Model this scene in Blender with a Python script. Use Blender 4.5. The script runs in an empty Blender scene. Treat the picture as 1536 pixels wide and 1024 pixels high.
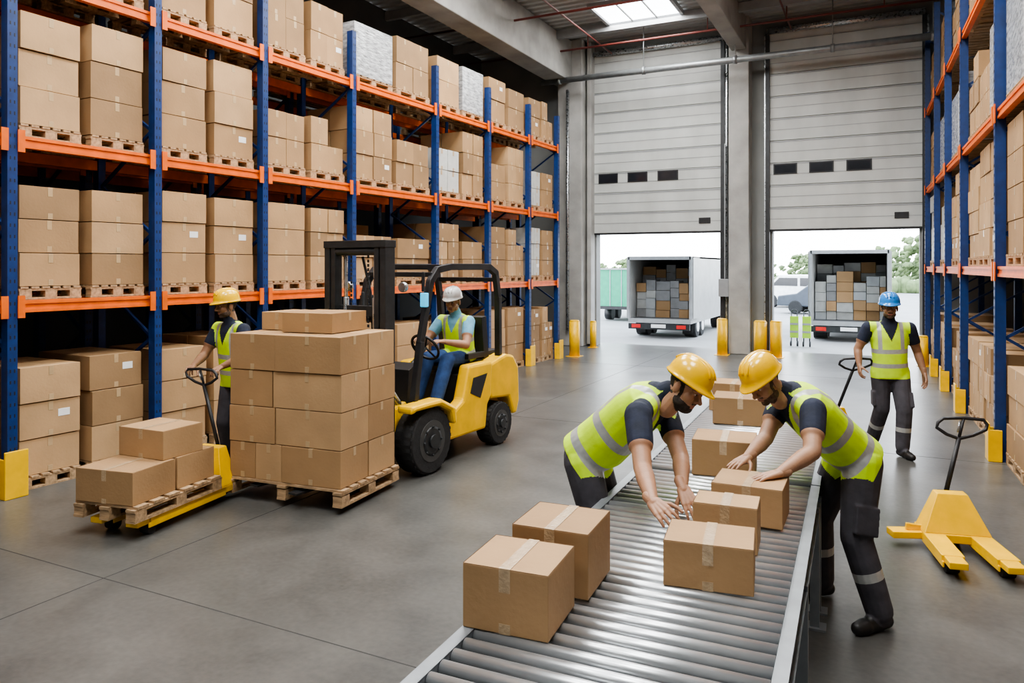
import bpy, bmesh, math, random
import numpy as np
from mathutils import Vector, Matrix, noise
random.seed(11)
A = math.radians(26.5)
ROOM = set()
COL = bpy.context.scene.collection

# ------------------------------------------------------------------ materials
def mat(name, col, rough=.5, metal=0, var=.12, scale=6, bump=0, bscale=80, rvar=0, stretch=(1,1,1), emit=0, coat=0, sheen=0):
    m = bpy.data.materials.new(name); m.use_nodes = True
    nt = m.node_tree; b = nt.nodes['Principled BSDF']
    b.inputs['Roughness'].default_value = rough; b.inputs['Metallic'].default_value = metal
    tc = nt.nodes.new('ShaderNodeTexCoord'); mp = nt.nodes.new('ShaderNodeMapping'); mp.inputs['Scale'].default_value = stretch
    nt.links.new(tc.outputs['Object'], mp.inputs['Vector'])
    n = nt.nodes.new('ShaderNodeTexNoise'); n.inputs['Scale'].default_value = scale; n.inputs['Detail'].default_value = 5
    nt.links.new(mp.outputs[0], n.inputs['Vector'])
    mr = nt.nodes.new('ShaderNodeMapRange'); mr.inputs['From Min'].default_value = .3; mr.inputs['From Max'].default_value = .7
    nt.links.new(n.outputs['Fac'], mr.inputs['Value'])
    mx = nt.nodes.new('ShaderNodeMix'); mx.data_type = 'RGBA'
    mx.inputs[6].default_value = (*[c*(1-var) for c in col], 1); mx.inputs[7].default_value = (*[min(1, c*(1+var)) for c in col], 1)
    nt.links.new(mr.outputs[0], mx.inputs[0]); nt.links.new(mx.outputs[2], b.inputs['Base Color'])
    if rvar:
        r2 = nt.nodes.new('ShaderNodeMapRange'); r2.inputs['To Min'].default_value = rough-rvar; r2.inputs['To Max'].default_value = rough+rvar
        nt.links.new(mr.outputs[0], r2.inputs['Value']); nt.links.new(r2.outputs[0], b.inputs['Roughness'])
    if bump:
        n2 = nt.nodes.new('ShaderNodeTexNoise'); n2.inputs['Scale'].default_value = bscale; n2.inputs['Detail'].default_value = 4
        nt.links.new(mp.outputs[0], n2.inputs['Vector'])
        bp = nt.nodes.new('ShaderNodeBump'); bp.inputs['Strength'].default_value = bump; bp.inputs['Distance'].default_value = .01
        nt.links.new(n2.outputs['Fac'], bp.inputs['Height']); nt.links.new(bp.outputs[0], b.inputs['Normal'])
    if emit:
        b.inputs['Emission Color'].default_value = (*col, 1); b.inputs['Emission Strength'].default_value = emit
    if coat: b.inputs['Coat Weight'].default_value = coat
    return m

CB = [mat('cardboard_a', (.41,.252,.125), .8, var=.13, scale=2.2, bump=.15, bscale=40),
      mat('cardboard_b', (.35,.212,.103), .8, var=.13, scale=2.2, bump=.15, bscale=40),
      mat('cardboard_c', (.45,.285,.147), .8, var=.13, scale=2.2, bump=.15, bscale=40),
      mat('cardboard_d', (.29,.177,.087), .8, var=.13, scale=2.2, bump=.15, bscale=40)]
TAPE = mat('packing_tape', (.45,.315,.18), .3, var=.05, scale=20)
TAPEC = mat('clear_tape', (.49,.355,.22), .16, var=.15, scale=30, bump=.3, bscale=90)
SEAM = mat('box_seam', (.13,.075,.04), .9)
WOOD = mat('pallet_wood', (.40,.265,.15), .8, var=.35, scale=9, bump=.4, bscale=50, stretch=(1,4,4))
WRAP = mat('stretch_wrap', (.40,.41,.42), .15, var=.45, scale=9, bump=1, bscale=14, stretch=(1,1,3))
WHITEBOX = mat('white_carton', (.50,.50,.48), .7, var=.1)
LABEL = mat('paper_label', (.8,.8,.8), .6, var=.05)
BLUE = mat('rack_blue', (.008,.034,.14), .42, var=.2, scale=12)
ORANGE = mat('rack_orange', (.74,.14,.012), .45, var=.14, scale=7)
YEL = mat('safety_yellow', (.86,.50,.005), .36, var=.1, scale=6, bump=.05)
STEEL = mat('galvanised_steel', (.50,.52,.54), .3, metal=.9, var=.15, scale=20, rvar=.08)
RAIL = mat('conveyor_rail_paint', (.27,.29,.31), .38, metal=.4, var=.12, scale=9)
DSTEEL = mat('dark_steel', (.035,.037,.04), .45, metal=.3, var=.2, scale=12)
BLACK = mat('black_plastic', (.014,.014,.016), .5, var=.3, scale=10)
RUB = mat('tyre_rubber', (.018,.018,.019), .8, var=.3, scale=25, bump=.3)
GREYP = mat('grey_paint', (.30,.31,.32), .5, var=.1)
RED = mat('red_pipe', (.15,.035,.028), .5)
REDL = mat('tail_light', (.6,.02,.02), .3)
GREEN = mat('green_tarp', (.02,.30,.17), .5, var=.1)
GLASS = mat('dark_window', (.02,.022,.028), .1)
CONC = mat('concrete', (.33,.325,.31), .85, var=.22, scale=1.6, bump=.3, bscale=18)
CONCL = mat('concrete_light', (.37,.365,.35), .85, var=.18, scale=2.2, bump=.3, bscale=18)
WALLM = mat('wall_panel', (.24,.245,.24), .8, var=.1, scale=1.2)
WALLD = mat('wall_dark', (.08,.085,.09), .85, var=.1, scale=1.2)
DOORM = mat('sectional_door', (.52,.535,.52), .5, var=.1, scale=2, stretch=(1,1,.4))
CEILM = mat('ceiling_metal', (.38,.385,.38), .6, var=.08, scale=2)
TRUCKM = mat('truck_body', (.34,.34,.33), .4, var=.12, scale=3)
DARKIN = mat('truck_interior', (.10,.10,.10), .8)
CYAN = mat('work_light', (.05,.5,.8), .3, emit=.8)

def floor_mat():
    m = bpy.data.materials.new('polished_concrete'); m.use_nodes = True
    nt = m.node_tree; b = nt.nodes['Principled BSDF']; L = nt.links
    tc = nt.nodes.new('ShaderNodeTexCoord')
    def nz(sc, det=6, dist=0):
        n = nt.nodes.new('ShaderNodeTexNoise'); n.inputs['Scale'].default_value = sc; n.inputs['Detail'].default_value = det
        n.inputs['Distortion'].default_value = dist; L.new(tc.outputs['Object'], n.inputs['Vector']); return n
    a, c, d = nz(.6, 6, .4), nz(2.4, 9, .4), nz(24, 8)
    r = nt.nodes.new('ShaderNodeValToRGB'); r.color_ramp.elements[0].position = .34; r.color_ramp.elements[1].position = .68
    r.color_ramp.elements[0].color = (.052,.052,.050,1); r.color_ramp.elements[1].color = (.128,.125,.117,1)
    m1 = nt.nodes.new('ShaderNodeMath'); m1.operation = 'MULTIPLY_ADD'; m1.inputs[1].default_value = .40
    L.new(c.outputs['Fac'], m1.inputs[0])
    m0 = nt.nodes.new('ShaderNodeMath'); m0.operation = 'MULTIPLY'; m0.inputs[1].default_value = .32; L.new(a.outputs['Fac'], m0.inputs[0])
    L.new(m0.outputs[0], m1.inputs[2])
    m2 = nt.nodes.new('ShaderNodeMath'); m2.operation = 'MULTIPLY_ADD'; m2.inputs[1].default_value = .30
    L.new(d.outputs['Fac'], m2.inputs[0]); L.new(m1.outputs[0], m2.inputs[2]); L.new(m2.outputs[0], r.inputs['Fac'])
    L.new(r.outputs[0], b.inputs['Base Color'])
    mr = nt.nodes.new('ShaderNodeMapRange'); mr.inputs['From Min'].default_value = .3; mr.inputs['From Max'].default_value = .7
    mr.inputs['To Min'].default_value = .29; mr.inputs['To Max'].default_value = .37; L.new(a.outputs['Fac'], mr.inputs['Value']); L.new(mr.outputs[0], b.inputs['Roughness'])
    bp = nt.nodes.new('ShaderNodeBump'); bp.inputs['Strength'].default_value = .08; bp.inputs['Distance'].default_value = .01
    L.new(d.outputs['Fac'], bp.inputs['Height']); L.new(bp.outputs[0], b.inputs['Normal'])
    return m
FLOORM = floor_mat()
ASPH = mat('yard_asphalt', (.24,.24,.237), .8, var=.1, scale=.8)
LEAF = mat('foliage', (.13,.18,.08), .9, var=.4, scale=2)  # pale, greyed green: distance haze is put into the leaf colour
BARK = mat('bark', (.1,.07,.05), .9)

# ------------------------------------------------------------------ mesh builder
class MB:
    def __init__(s): s.v=[]; s.f=[]; s.m=[]; s.s=[]
    def add(s, vs, fs, mat=0, smooth=False):
        o=len(s.v); s.v += [tuple(v) for v in vs]; s.f += [tuple(i+o for i in f) for f in fs]
        s.m += [mat]*len(fs); s.s += [smooth]*len(fs)
    def box(s, c, size, mat=0, R=None, taper=1):
        hx,hy,hz=[q/2 for q in size]; vs=[]
        for z in (-hz,hz):
            k = taper if z>0 else 1
            for x,y in ((-hx,-hy),(hx,-hy),(hx,hy),(-hx,hy)):
                p=Vector((x*k,y*k,z))
                if R is not None: p=R@p
                vs.append(p+Vector(c))
        s.add(vs, [(3,2,1,0),(4,5,6,7),(0,1,5,4),(1,2,6,5),(2,3,7,6),(3,0,4,7)], mat)
    def bar(s, a, b, w, h, mat=0, upv=(0,0,1)):
        a=Vector(a); b=Vector(b); d=(b-a); L=d.length; d.normalize(); u=Vector(upv)
        if abs(d.dot(u))>.98: u=Vector((1,0,0))
        r=d.cross(u).normalized(); u=r.cross(d)
        R=Matrix((r,d,u)).transposed(); s.box((a+b)/2,(w,L,h),mat,R)
    def rings(s, rings, mat=0, smooth=True, cap=True, closed=False):
        n=len(rings[0]); vs=[p for r in rings for p in r]; fs=[]
        K=len(rings)
        for k in range(K if closed else K-1):
            k2=(k+1)%K
            for i in range(n):
                j=(i+1)%n; fs.append((k*n+i,k*n+j,k2*n+j,k2*n+i))
        s.add(vs,fs,mat,smooth)
        if cap and not closed:
            o=len(s.v)-len(vs)
            s.f.append(tuple(o+i for i in reversed(range(n)))); s.f.append(tuple(o+(K-1)*n+i for i in range(n)))
            s.m+=[mat]*2; s.s+=[False]*2
    @staticmethod
    def fr(d):
        d=Vector(d).normalized(); u=Vector((0,0,1)) if abs(d.z)<.95 else Vector((0,1,0))
        x=u.cross(d).normalized(); y=d.cross(x); return x,y,d
    def cyl(s,a,b,r,r2=None,seg=16,mat=0,cap=True):
        r2=r if r2 is None else r2; a=Vector(a); b=Vector(b); x,y,d=s.fr(b-a); R=[]
        for c,q in ((a,r),(b,r2)): R.append([c+(x*math.cos(t)+y*math.sin(t))*q for t in [2*math.pi*i/seg for i in range(seg)]])
        s.rings(R,mat,True,cap)
    def tube(s,pts,r,seg=10,mat=0,closed=False):
        pts=[Vector(p) for p in pts]; n=len(pts); R=[]; px=None
        for i,p in enumerate(pts):
            if closed: d=pts[(i+1)%n]-pts[i-1]
            else: d=pts[min(i+1,n-1)]-pts[max(i-1,0)]
            d.normalize()
            if px is None: x,y,_=s.fr(d)
            else: x=(px-d*px.dot(d)).normalized(); y=d.cross(x)
            px=x; R.append([p+(x*math.cos(t)+y*math.sin(t))*r for t in [2*math.pi*k/seg for k in range(seg)]])
        s.rings(R,mat,True,True,closed)
    def capsule(s,a,b,ra,rb,seg=14,mat=0,h=4):
        a=Vector(a); b=Vector(b); x,y,d=s.fr(b-a if (b-a).length>1e-6 else (0,0,1)); R=[]
        for c,r,lo in ((a,ra,True),(b,rb,False)):
            for i in range(h+1):
                ph=(-math.pi/2+math.pi/2*i/h) if lo else (math.pi/2*i/h)
                q=max(r*math.cos(ph),r*.03)
                R.append([c+d*(r*math.sin(ph))+(x*math.cos(t)+y*math.sin(t))*q for t in [2*math.pi*k/seg for k in range(seg)]])
        s.rings(R,mat,True)
    def ell(s,c,rad,F=None,seg=18,h=10,mat=0):
        c=Vector(c); R=[]
        for i in range(h+1):
            ph=-math.pi/2+math.pi*i/h; q=max(math.cos(ph),.02); ring=[]
            for k in range(seg):
                t=2*math.pi*k/seg; p=Vector((rad[0]*q*math.cos(t),rad[1]*q*math.sin(t),rad[2]*math.sin(ph)))
                ring.append(c+(F@p if F is not None else p))
            R.append(ring)
        s.rings(R,mat,True)
    def sect(s,secs,seg=24,mat=0,e=2.4):
        R=[]
        for c,X,Y,rx,ry in secs:
            ring=[]
            for k in range(seg):
                t=2*math.pi*k/seg; ct,st=math.cos(t),math.sin(t)
                ring.append(Vector(c)+X*(rx*math.copysign(abs(ct)**(2/e),ct))+Y*(ry*math.copysign(abs(st)**(2/e),st)))
            R.append(ring)
        s.rings(R,mat,True)
    def prism(s,poly,x0,x1,mat=0):
        n=len(poly); vs=[(x0,y,z) for y,z in poly]+[(x1,y,z) for y,z in poly]
        fs=[tuple(range(n)),tuple(reversed(range(n,2*n)))]+[(i,n+i,n+(i+1)%n,(i+1)%n) for i in range(n)]
        s.add(vs,fs,mat)
    def mesh(s,name,mats=()):
        me=bpy.data.meshes.new(name); me.from_pydata(s.v,[],s.f)
        for m in mats: me.materials.append(m)
        me.polygons.foreach_set('material_index',s.m); me.polygons.foreach_set('use_smooth',s.s); me.update()
        return me
    def obj(s,name,mats,parent=None,M=None,bevel=0,room=False):
        me=s.mesh(name,mats); o=bpy.data.objects.new(name,me); COL.objects.link(o)
        if parent: o.parent=parent
        if M is not None: o.matrix_basis=M
        if bevel:
            b=o.modifiers.new('bevel','BEVEL'); b.width=bevel; b.segments=2; b.limit_method='ANGLE'; b.angle_limit=math.radians(40)
        if room: ROOM.add(o.name)
        return o
def empty(name,M=None,room=False):
    e=bpy.data.objects.new(name,None); COL.objects.link(e); e.empty_display_size=.2
    if M is not None: e.matrix_basis=M
    if room: ROOM.add(e.name)
    return e
def TR(x,y,z=0,deg=0): return Matrix.Translation((x,y,z))@Matrix.Rotation(math.radians(deg),4,'Z')

# ------------------------------------------------------------------ room shell (room frame: y = depth)
YW=18.5; XL=-10.2; XR=2.75; YB=-5; ZC=7.9
D1=(-6.75,-3.57); D2=(-2.36,.69); DH=2.92
m=MB(); m.box(((XL+XR)/2,(YB+YW+.3)/2,-.05),(XR-XL+.6,YW-YB+.9,.1)); fl=m.obj('floor',[FLOORM],room=True)
m=MB()
for y in (3.2,9.2,15.0): m.box(((XL+XR)/2,y,.0005),(XR-XL,.008,.001))
for x in (-4.6,): m.box((x,6.5,.0005),(.008,23,.001))
m.obj('trim_1',[mat('joint_filler',(.04,.04,.039),.8)],room=True)
m=MB()
for x0,x1,z0,z1 in ((XL,D1[0],0,ZC),(D1[1],D2[0],0,ZC),(D2[1],XR+.3,0,ZC),(D1[0],D1[1],DH,ZC),(D2[0],D2[1],DH,ZC)):
    m.box(((x0+x1)/2,YW+.15,(z0+z1)/2),(x1-x0,.3,z1-z0))
m.obj('wall_back',[WALLM],room=True)
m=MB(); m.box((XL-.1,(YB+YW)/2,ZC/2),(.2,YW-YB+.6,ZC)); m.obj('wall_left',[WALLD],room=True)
m=MB(); m.box((XR+.1,(YB+YW)/2,ZC/2),(.2,YW-YB,ZC)); m.obj('wall_right',[WALLM],room=True)
m=MB(); m.box(((XL+XR)/2,YB-.1,ZC/2),(XR-XL,.2,ZC)); m.obj('wall_front',[WALLM],room=True)
m=MB(); y=YB; prof=[]
while y<YW+.3:
    prof += [(y,ZC),(y+.11,ZC),(y+.14,ZC+.06),(y+.22,ZC+.06)]; y+=.25
prof += [(y,ZC+.2),(YB,ZC+.2)]
n=len(prof)
vs=[(XL-.2,a,b) for a,b in prof]+[(XR+.2,a,b) for a,b in prof]
fs=[(i,n+i,n+i+1,i+1) for i in range(n-1)]
m.add(vs,fs); m.obj('ceiling',[CEILM],room=True)
m=MB()
for x0,x1,y0 in ((-7.62,-6.95,17.95),(-3.28,-2.82,18.0)):
    m.box(((x0+x1)/2,(y0+YW)/2,3.95),(x1-x0,YW-y0,7.9))
m.box((-6.83,18.3,3.95),(.12,.3,7.8)); 
m.obj('trim_2',[CONCL],room=True,bevel=.02)
m=MB()
m.box((-7.5,(YB+YW)/2,7.35),(.55,YW-YB,1.05)); m.box((-3.05,(YB+YW)/2,7.5),(.34,YW-YB,.75))
m.obj('trim_3',[CONC],room=True,bevel=.02)
m=MB()
for y in (6,10,14,17): m.box(((XL+XR)/2,y,7.77),(XR-XL,.1,.2))
m.obj('trim_4',[GREYP],room=True)
for k,(a,b) in enumerate((D1,D2)):
    m=MB(); z=DH; i=0
    while z<7.45:
        h=.52
        m.box(((a+b)/2,YW-.07,z+h/2),(b-a+.16,.06,h-.014)); 
        m.box(((a+b)/2,YW-.104,z+h-.03),(b-a+.16,.008,.03),3)
        m.box(((a+b)/2,YW-.103,z+h*.48),(b-a+.12,.006,.012),3)
        z+=h; i+=1
    m.box(((a+b)/2,YW-.08,DH-.02),(b-a+.16,.05,.05),1)
    cx=(a+b)/2-.15
    for q in (-1,0,1):
        m.box((cx+q*.78-.3,YW-.108,4.33),(.52,.02,.25),1); m.box((cx+q*.78-.3,YW-.12,4.33),(.46,.01,.19),2)
    m.box((b-.35,YW-.11,3.18),(.28,.02,.14),1)
    m.obj('door_%d'%(k+1),[DOORM,BLACK,GLASS,GREYP],room=True)
    m=MB()
    for x in (a-.09,b+.09):
        m.box((x,YW-.1,3.75),(.09,.16,7.5)); m.box((x+(.06 if x>a else -.06),YW-.05,3.75),(.05,.06,7.5),1)
    m.cyl((a-.1,YW-.18,7.55),(b+.1,YW-.18,7.55),.07,mat=1)
    m.obj('door_frame.%03d'%k if k else 'door_frame',[DSTEEL,STEEL],room=True)
m=MB(); m.cyl((-7.9,17.55,6.78),(XR-.05,17.55,6.78),.075,mat=0)
for x in (-7.4,-5.2,-3.05,-1,.9): m.cyl((x,17.55,6.78),(x,17.55,7.85),.012); m.cyl((x-.04,17.55,6.78),(x+.04,17.55,6.78),.095)
m.obj('ventilation_pipe',[mat('dull_zinc',(.33,.35,.36),.45,metal=.6,var=.15)],room=True)
m=MB()
for y in (17.2,14.6): m.cyl((XL+.1,y,7.42),(XR-.1,y,7.42),.026)
for x in (-6.2,-1.9): m.cyl((x,2,7.47),(x,18.1,7.47),.020)
for x in (-6.5,-3.6,-1.9,0): m.cyl((x,17.2,7.42),(x,17.2,7.85),.012)
m.obj('sprinkler_pipe',[RED],room=True)
m=MB(); m.box((-3.42,18.2,1.55),(.24,.14,.42)); m.cyl((-3.42,18.3,1.7),(-3.42,18.3,5),.018)
m.obj('electrical_cabinet',[GREYP],room=True,bevel=.01)
m=MB(); m.cyl((-7.3,17.85,.4),(-7.3,17.85,6.6),.04); m.obj('downpipe',[STEEL],room=True)
SKY=mat('skylight_panel',(.93,.97,1),.4,var=.02,emit=7)
def skylight(x,y,w,l,power):
    M=TR(x,y,ZC-.05); e=empty('skylight',M,room=True); m=MB()
    m.box((0,0,0),(w,l,.02)); m.obj('panel',[SKY],parent=e)
    m=MB()
    for sx in (-1,1): m.box((sx*(w/2+.03),0,-.01),(.07,l+.12,.1))
    for sy in (-1,1): m.box((0,sy*(l/2+.03),-.01),(w,.07,.1))
    for q in (-.17,.17): m.box((q*w*1.0,0,-.02),(.03,l,.03))
    m.obj('frame',[GREYP],parent=e)
    if power:
        ld=bpy.data.lights.new('skylight_lamp','AREA'); ld.shape='RECTANGLE'; ld.size=w; ld.size_y=l; ld.energy=power; ld.color=(1,.985,.95)
        lo=bpy.data.objects.new('skylight_lamp',ld); COL.objects.link(lo); lo.location=(x,y,ZC-.12); ROOM.add(lo.name)
skylight(-5.0,16.4,1.7,1.5,150)
for x,y,p in ((-4.7,11.4,370),(-.8,11.2,260),(-4.7,7.0,360),(-.8,6.8,345),(-4.4,2.2,270),(-.6,2.0,310),(-3,-2.2,110)):
    skylight(x,y,1.6,2.6,p)
# ------------------------------------------------------------------ outside
m=MB(); m.box((-5,60,-.06),(120,82.4,.1)); m.obj('yard_ground',[ASPH],room=True)
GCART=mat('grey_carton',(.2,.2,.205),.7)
def truck(x,y,W,H,L,seed,pal=(0,1,1,2,3,3,4)):
    rnd=random.Random(seed); e=empty('box_truck',TR(x,y),room=True)
    fz=.55; t=.05; m=MB()
    m.box((0,L/2,fz-.06),(W,L,.12)); m.box((0,L/2,H-t/2),(W,L,t))
    for s in (-1,1): m.box((s*(W/2-t/2),L/2,(fz+H)/2),(t,L,H-fz))
    m.box((0,L-t/2,(fz+H)/2),(W,t,H-fz))
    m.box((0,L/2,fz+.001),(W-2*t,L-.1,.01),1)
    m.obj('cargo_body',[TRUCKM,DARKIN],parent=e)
    m=MB()
    for s in (-1,1):
        m.box((s*(W/2+.0),-.02,(fz+H)/2),(.07,.06,H-fz)); m.box((s*(W/2+.05),.42,(fz+H)/2),(.035,.8,H-fz-.06),1)
    m.box((0,-.02,H-.04),(W,.06,.1)); m.box((0,-.02,fz-.06),(W,.06,.12))
    m.obj('rear_frame',[GREYP,TRUCKM],parent=e)
    m=MB(); z0=fz+.01; x0=-(W-2*t-.04)/2
    for row,(yy,fill) in enumerate(((.75,.62),(1.4,.86))):
        xx=x0
        while xx<-x0-.1:
            w_=min(rnd.uniform(.26,.44),-x0-xx); z=z0
            while z<z0+(H-fz)*fill*rnd.uniform(.92,1.0)-.1:
                h_=rnd.uniform(.2,.32); 
                if z+h_>H-.1: break
                m.box((xx+w_/2,yy+rnd.uniform(0,.1),z+h_/2),(w_-.015,.55,h_-.01),rnd.choice(pal)); z+=h_
            xx+=w_
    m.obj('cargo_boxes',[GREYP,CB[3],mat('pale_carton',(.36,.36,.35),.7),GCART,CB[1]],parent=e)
    m=MB()
    m.box((0,-.05,.33),(W*.98,.08,.16)); m.box((0,.5,.4),(W*.5,.9,.12))
    m.box((0,-.1,.35),(.42,.02,.1),3)
    for s in (-1,1):
        m.box((s*W*.36,-.1,.34),(.26,.03,.1),1)
        for yy in (L*.2,L*.34): 
            m.cyl((s*W*.3,yy,.3),(s*W*.49,yy,.3),.3,seg=22,mat=2); m.cyl((s*W*.485,yy,.3),(s*W*.5,yy,.3),.15,seg=14,mat=3)
        m.cyl((s*W*.3,L*1.02,.3),(s*W*.49,L*1.02,.3),.3,seg=22,mat=2)
        m.box((s*W*.38,L*.2-.42,.28),(.28,.02,.34),2)
    m.obj('chassis',[DSTEEL,REDL,RUB,LABEL],parent=e)
    m=MB(); m.box((0,L+.65,1.15),(W*.94,1.2,1.5),0,taper=.93); m.box((0,L+1.26,1.4),(W*.8,.03,.5),1)
    m.obj('cab',[TRUCKM,GLASS],parent=e,bevel=.06)
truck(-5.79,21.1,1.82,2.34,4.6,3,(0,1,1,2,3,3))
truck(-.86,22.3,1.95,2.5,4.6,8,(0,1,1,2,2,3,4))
e=empty('green_trailer',TR(-8.85,27),room=True)
m=MB(); m.box((0,3,1.2),(1.8,6,1.5)); m.box((0,-.02,.5),(1.8,.06,.12),1); m.box((0,-.02,1.97),(1.84,.06,.06),2)
for s in (-1,1):
    for yy in (.8,1.6): m.cyl((s*.6,yy,.25),(s*.88,yy,.25),.25,mat=1)
for q in range(9): m.box((.91,.3+q*.68,1.2),(.02,.04,1.5),1); 
for q in (-.45,0,.45): m.box((q,-.01,1.2),(.03,.03,1.45),2)
m.obj('trailer_body',[GREEN,BLACK,GREYP],parent=e)
e=empty('parked_van',TR(-3.6,40,0,60),room=True)
m=MB(); m.prism([(-2,.3),(-2,1.0),(-1.85,1.65),(.9,1.65),(1.5,1.1),(2.1,.95),(2.15,.35)],-.8,.8,0); m.obj('van_shell',[mat('white_paint',(.75,.75,.76),.3)],parent=e,bevel=.08)
m=MB()
for s in (-1,1):
    m.prism([(-.2,1.1),(-.2,1.5),(.85,1.5),(1.3,1.1)],s*.81-.01,s*.81+.01,0); m.prism([(-1.8,1.1),(-1.7,1.5),(-.35,1.5),(-.35,1.1)],s*.81-.01,s*.81+.01,0)
    for yy in (-1.3,1.3): m.cyl((s*.62,yy,.33),(s*.84,yy,.33),.33,mat=1)
m.obj('van_details',[GLASS,RUB],parent=e)
e=empty('parked_car',TR(-2.2,35,0,80),room=True)
m=MB(); m.prism([(-1.9,.3),(-1.9,.8),(-1.2,.9),(-.8,1.35),(.5,1.35),(1.1,.9),(1.9,.78),(1.95,.35)],-.75,.75,0)
for s in (-1,1):
    for yy in (-1.15,1.15): m.cyl((s*.6,yy,.3),(s*.78,yy,.3),.3,mat=1)
m.obj('car_shell',[mat('dark_paint',(.06,.07,.09),.3),RUB],parent=e,bevel=.05)
def tree(x,y,h,seed):
    rnd=random.Random(seed); m=MB(); m.cyl((0,0,0),(0,0,h*.5),.1,.06,mat=1)
    for i in range(110):
        a=rnd.uniform(0,6.28); r=rnd.uniform(0,h*.42); z=rnd.uniform(.25,.97)*h; r*=1.15-abs(z/h-.55)*1.5
        q=rnd.uniform(.07,.14)*h*.6
        c=Vector((math.cos(a)*r*1.4,math.sin(a)*r*1.4,z)); m.ell(c,(q,q,q*.8),seg=8,h=5)
    for i,v in enumerate(m.v):
        if i>31:
            n_=noise.noise(Vector(v)*3.6+Vector((seed,0,0)))*.25; m.v[i]=(v[0]+n_,v[1]+n_*.6,max(.05,v[2]+n_))
    m.obj('tree',[LEAF,BARK],M=TR(x,y),room=True)
for i in range(22):
    hh=random.uniform(2.2,3.3) if i<15 else random.uniform(3.2,4.6)
    tree(-38+i*2.5+random.uniform(-.8,.8),74+random.uniform(-5,6),hh,i)
m=MB()
for i in range(120): 
    m.ell((-35+i*.45,66+random.uniform(-.4,.4),.5),(.5,.6,random.uniform(.5,.9)),seg=8,h=5)
m.obj('hedge',[LEAF],room=True)
def bollard(x,y,r,h):
    m=MB(); m.cyl((0,0,0),(0,0,h),r,seg=24); m.cyl((0,0,h),(0,0,h+.03),r,r*.8,seg=24); m.box((0,0,.006),(r*2.6,r*2.6,.012))
    m.obj('bollard',[YEL],M=TR(x,y),room=True)
bollard(-3.38,17.75,.12,.82); bollard(-2.52,17.7,.14,.8); bollard(-2.19,17.8,.13,.8); bollard(-6.62,17.9,.08,.65); bollard(-6.35,15.95,.12,.8)
bollard(.72,17.6,.09,.6)
for x in (-2.08,-1.78):
    e=empty('hand_trolley',TR(x,20.5),room=True); m=MB()
    m.box((0,0,.5),(.2,.12,.55)); m.box((0,-.07,.58),(.2,.01,.05),1); m.box((0,-.07,.38),(.2,.01,.05),1)
    for s in (-1,1): m.cyl((s*.07,0,.9),(s*.07,0,.08),.014,mat=2); m.cyl((s*.06,.0,.07),(s*.1,.0,.07),.07,mat=2)
    m.tube([(-.07,0,.88),(-.04,0,.94),(.04,0,.94),(.07,0,.88)],.014,mat=2)
    m.obj('frame_and_bag',[mat('lime_bag',(.4,.7,.05),.6),GREYP,DSTEEL],parent=e)

# ------------------------------------------------------------------ pallets, boxes
def pallet(m,cx,cy,z,w,d,mat=0,h=.12,ns=6):
    for i in range(ns):
        yy=cy-d/2+(i+.5)*d/ns; m.box((cx,yy,z+h-.01),(w,d/ns*.72,.02),mat)
    for q in (-1,0,1):
        xx=cx+q*(w/2-.05); m.box((xx,cy,z+h-.03),(.09,d,.02),mat); m.box((xx,cy,z+.01),(.09,d,.02),mat)
        for r in (-1,0,1): m.box((xx,cy+r*(d/2-.06),z+.05),(.09,.11,h-.06),mat)
def loose_box(name,x,y,z,w,d,h,yaw,mi=0,tape=True,lab=False):
    e=empty(name,TR(x,y,z,yaw)); m=MB(); m.box((0,0,h/2),(w,d,h)); m.obj('carton',[CB[mi]],parent=e,bevel=.004)
    m=MB(); m.box((0,0,h+.0006),(.004,d-.01,.0012),0)
    if tape:
        tw=.042; m.box((0,0,h+.0016),(tw,d,.001),1)
        for s in (-1,1): m.box((0,s*(d/2+.0008),h-.04),(tw,.001,.082),1); m.box((0,s*(d/2+.0008),.018),(tw,.001,.036),1)
    for s in (-1,1):
        m.box((s*(w/2-.0015),0,h+.0004),(.002,d-.004,.0009),0)
        m.box((0,s*(d/2-.0015),h+.0004),(w-.004,.002,.0009),0)
    if lab: m.box((w*.25,-d/2-.001,h*.65),(w*.2,.001,h*.18),2)
    m.obj('tape_and_seams',[SEAM,TAPEC,LABEL],parent=e)
    return e
def stack(name,M,w,d,tiers,th,rnd,kind='box',nx=1,pal=True):
    m=MB(); z=0
    if pal: 
        pallet(m,0,0,0,d,w,4); z=.12
    base=rnd.randrange(4)
    for t in range(tiers):
        nn=nx
        for iy in range(nn):
            ww=w*.97/nn
            for ix in range(2):
                dd=d*.97/2
                if kind=='partial' and t==tiers-1 and iy==nn-1 and nn>1: continue
                mi=(base+(rnd.random()<.3)*rnd.randrange(4))%4
                jx=rnd.uniform(-.012,.012); jy=rnd.uniform(-.008,.008); a=rnd.uniform(-.018,.018)
                R=Matrix.Rotation(a,3,'Z'); c=Vector((-d*.485+dd*(ix+.5)+jx,-w*.485+ww*(iy+.5)+jy,z+th/2))
                m.box(c,(dd-.01,ww-.01,th-.008),6 if kind=='wrap' else (7 if kind=='white' else mi),R)
                if kind!='wrap':
                    s=-1 if ix==0 else 1
                    m.box(c+R@Vector((s*(dd/2-.004),0,th*.5-.05)),(.003,.045,.085),5,R)
                    m.box(c+R@Vector((s*(dd/2-.004),0,-th*.5+.035)),(.003,.045,.055),5,R)
                    if rnd.random()<.1: m.box(c+R@Vector((s*(dd/2-.004),ww*.22,th*.12)),(.003,.11,.07),8,R)
        z+=th
    if kind=='wrap': m.box((0,0,.12+tiers*th/2),(d*.985,w*.985,tiers*th),6)
    return m.obj(name,CB+[WOOD,TAPE,WRAP,WHITEBOX,LABEL],M=M,bevel=.007)

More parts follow.
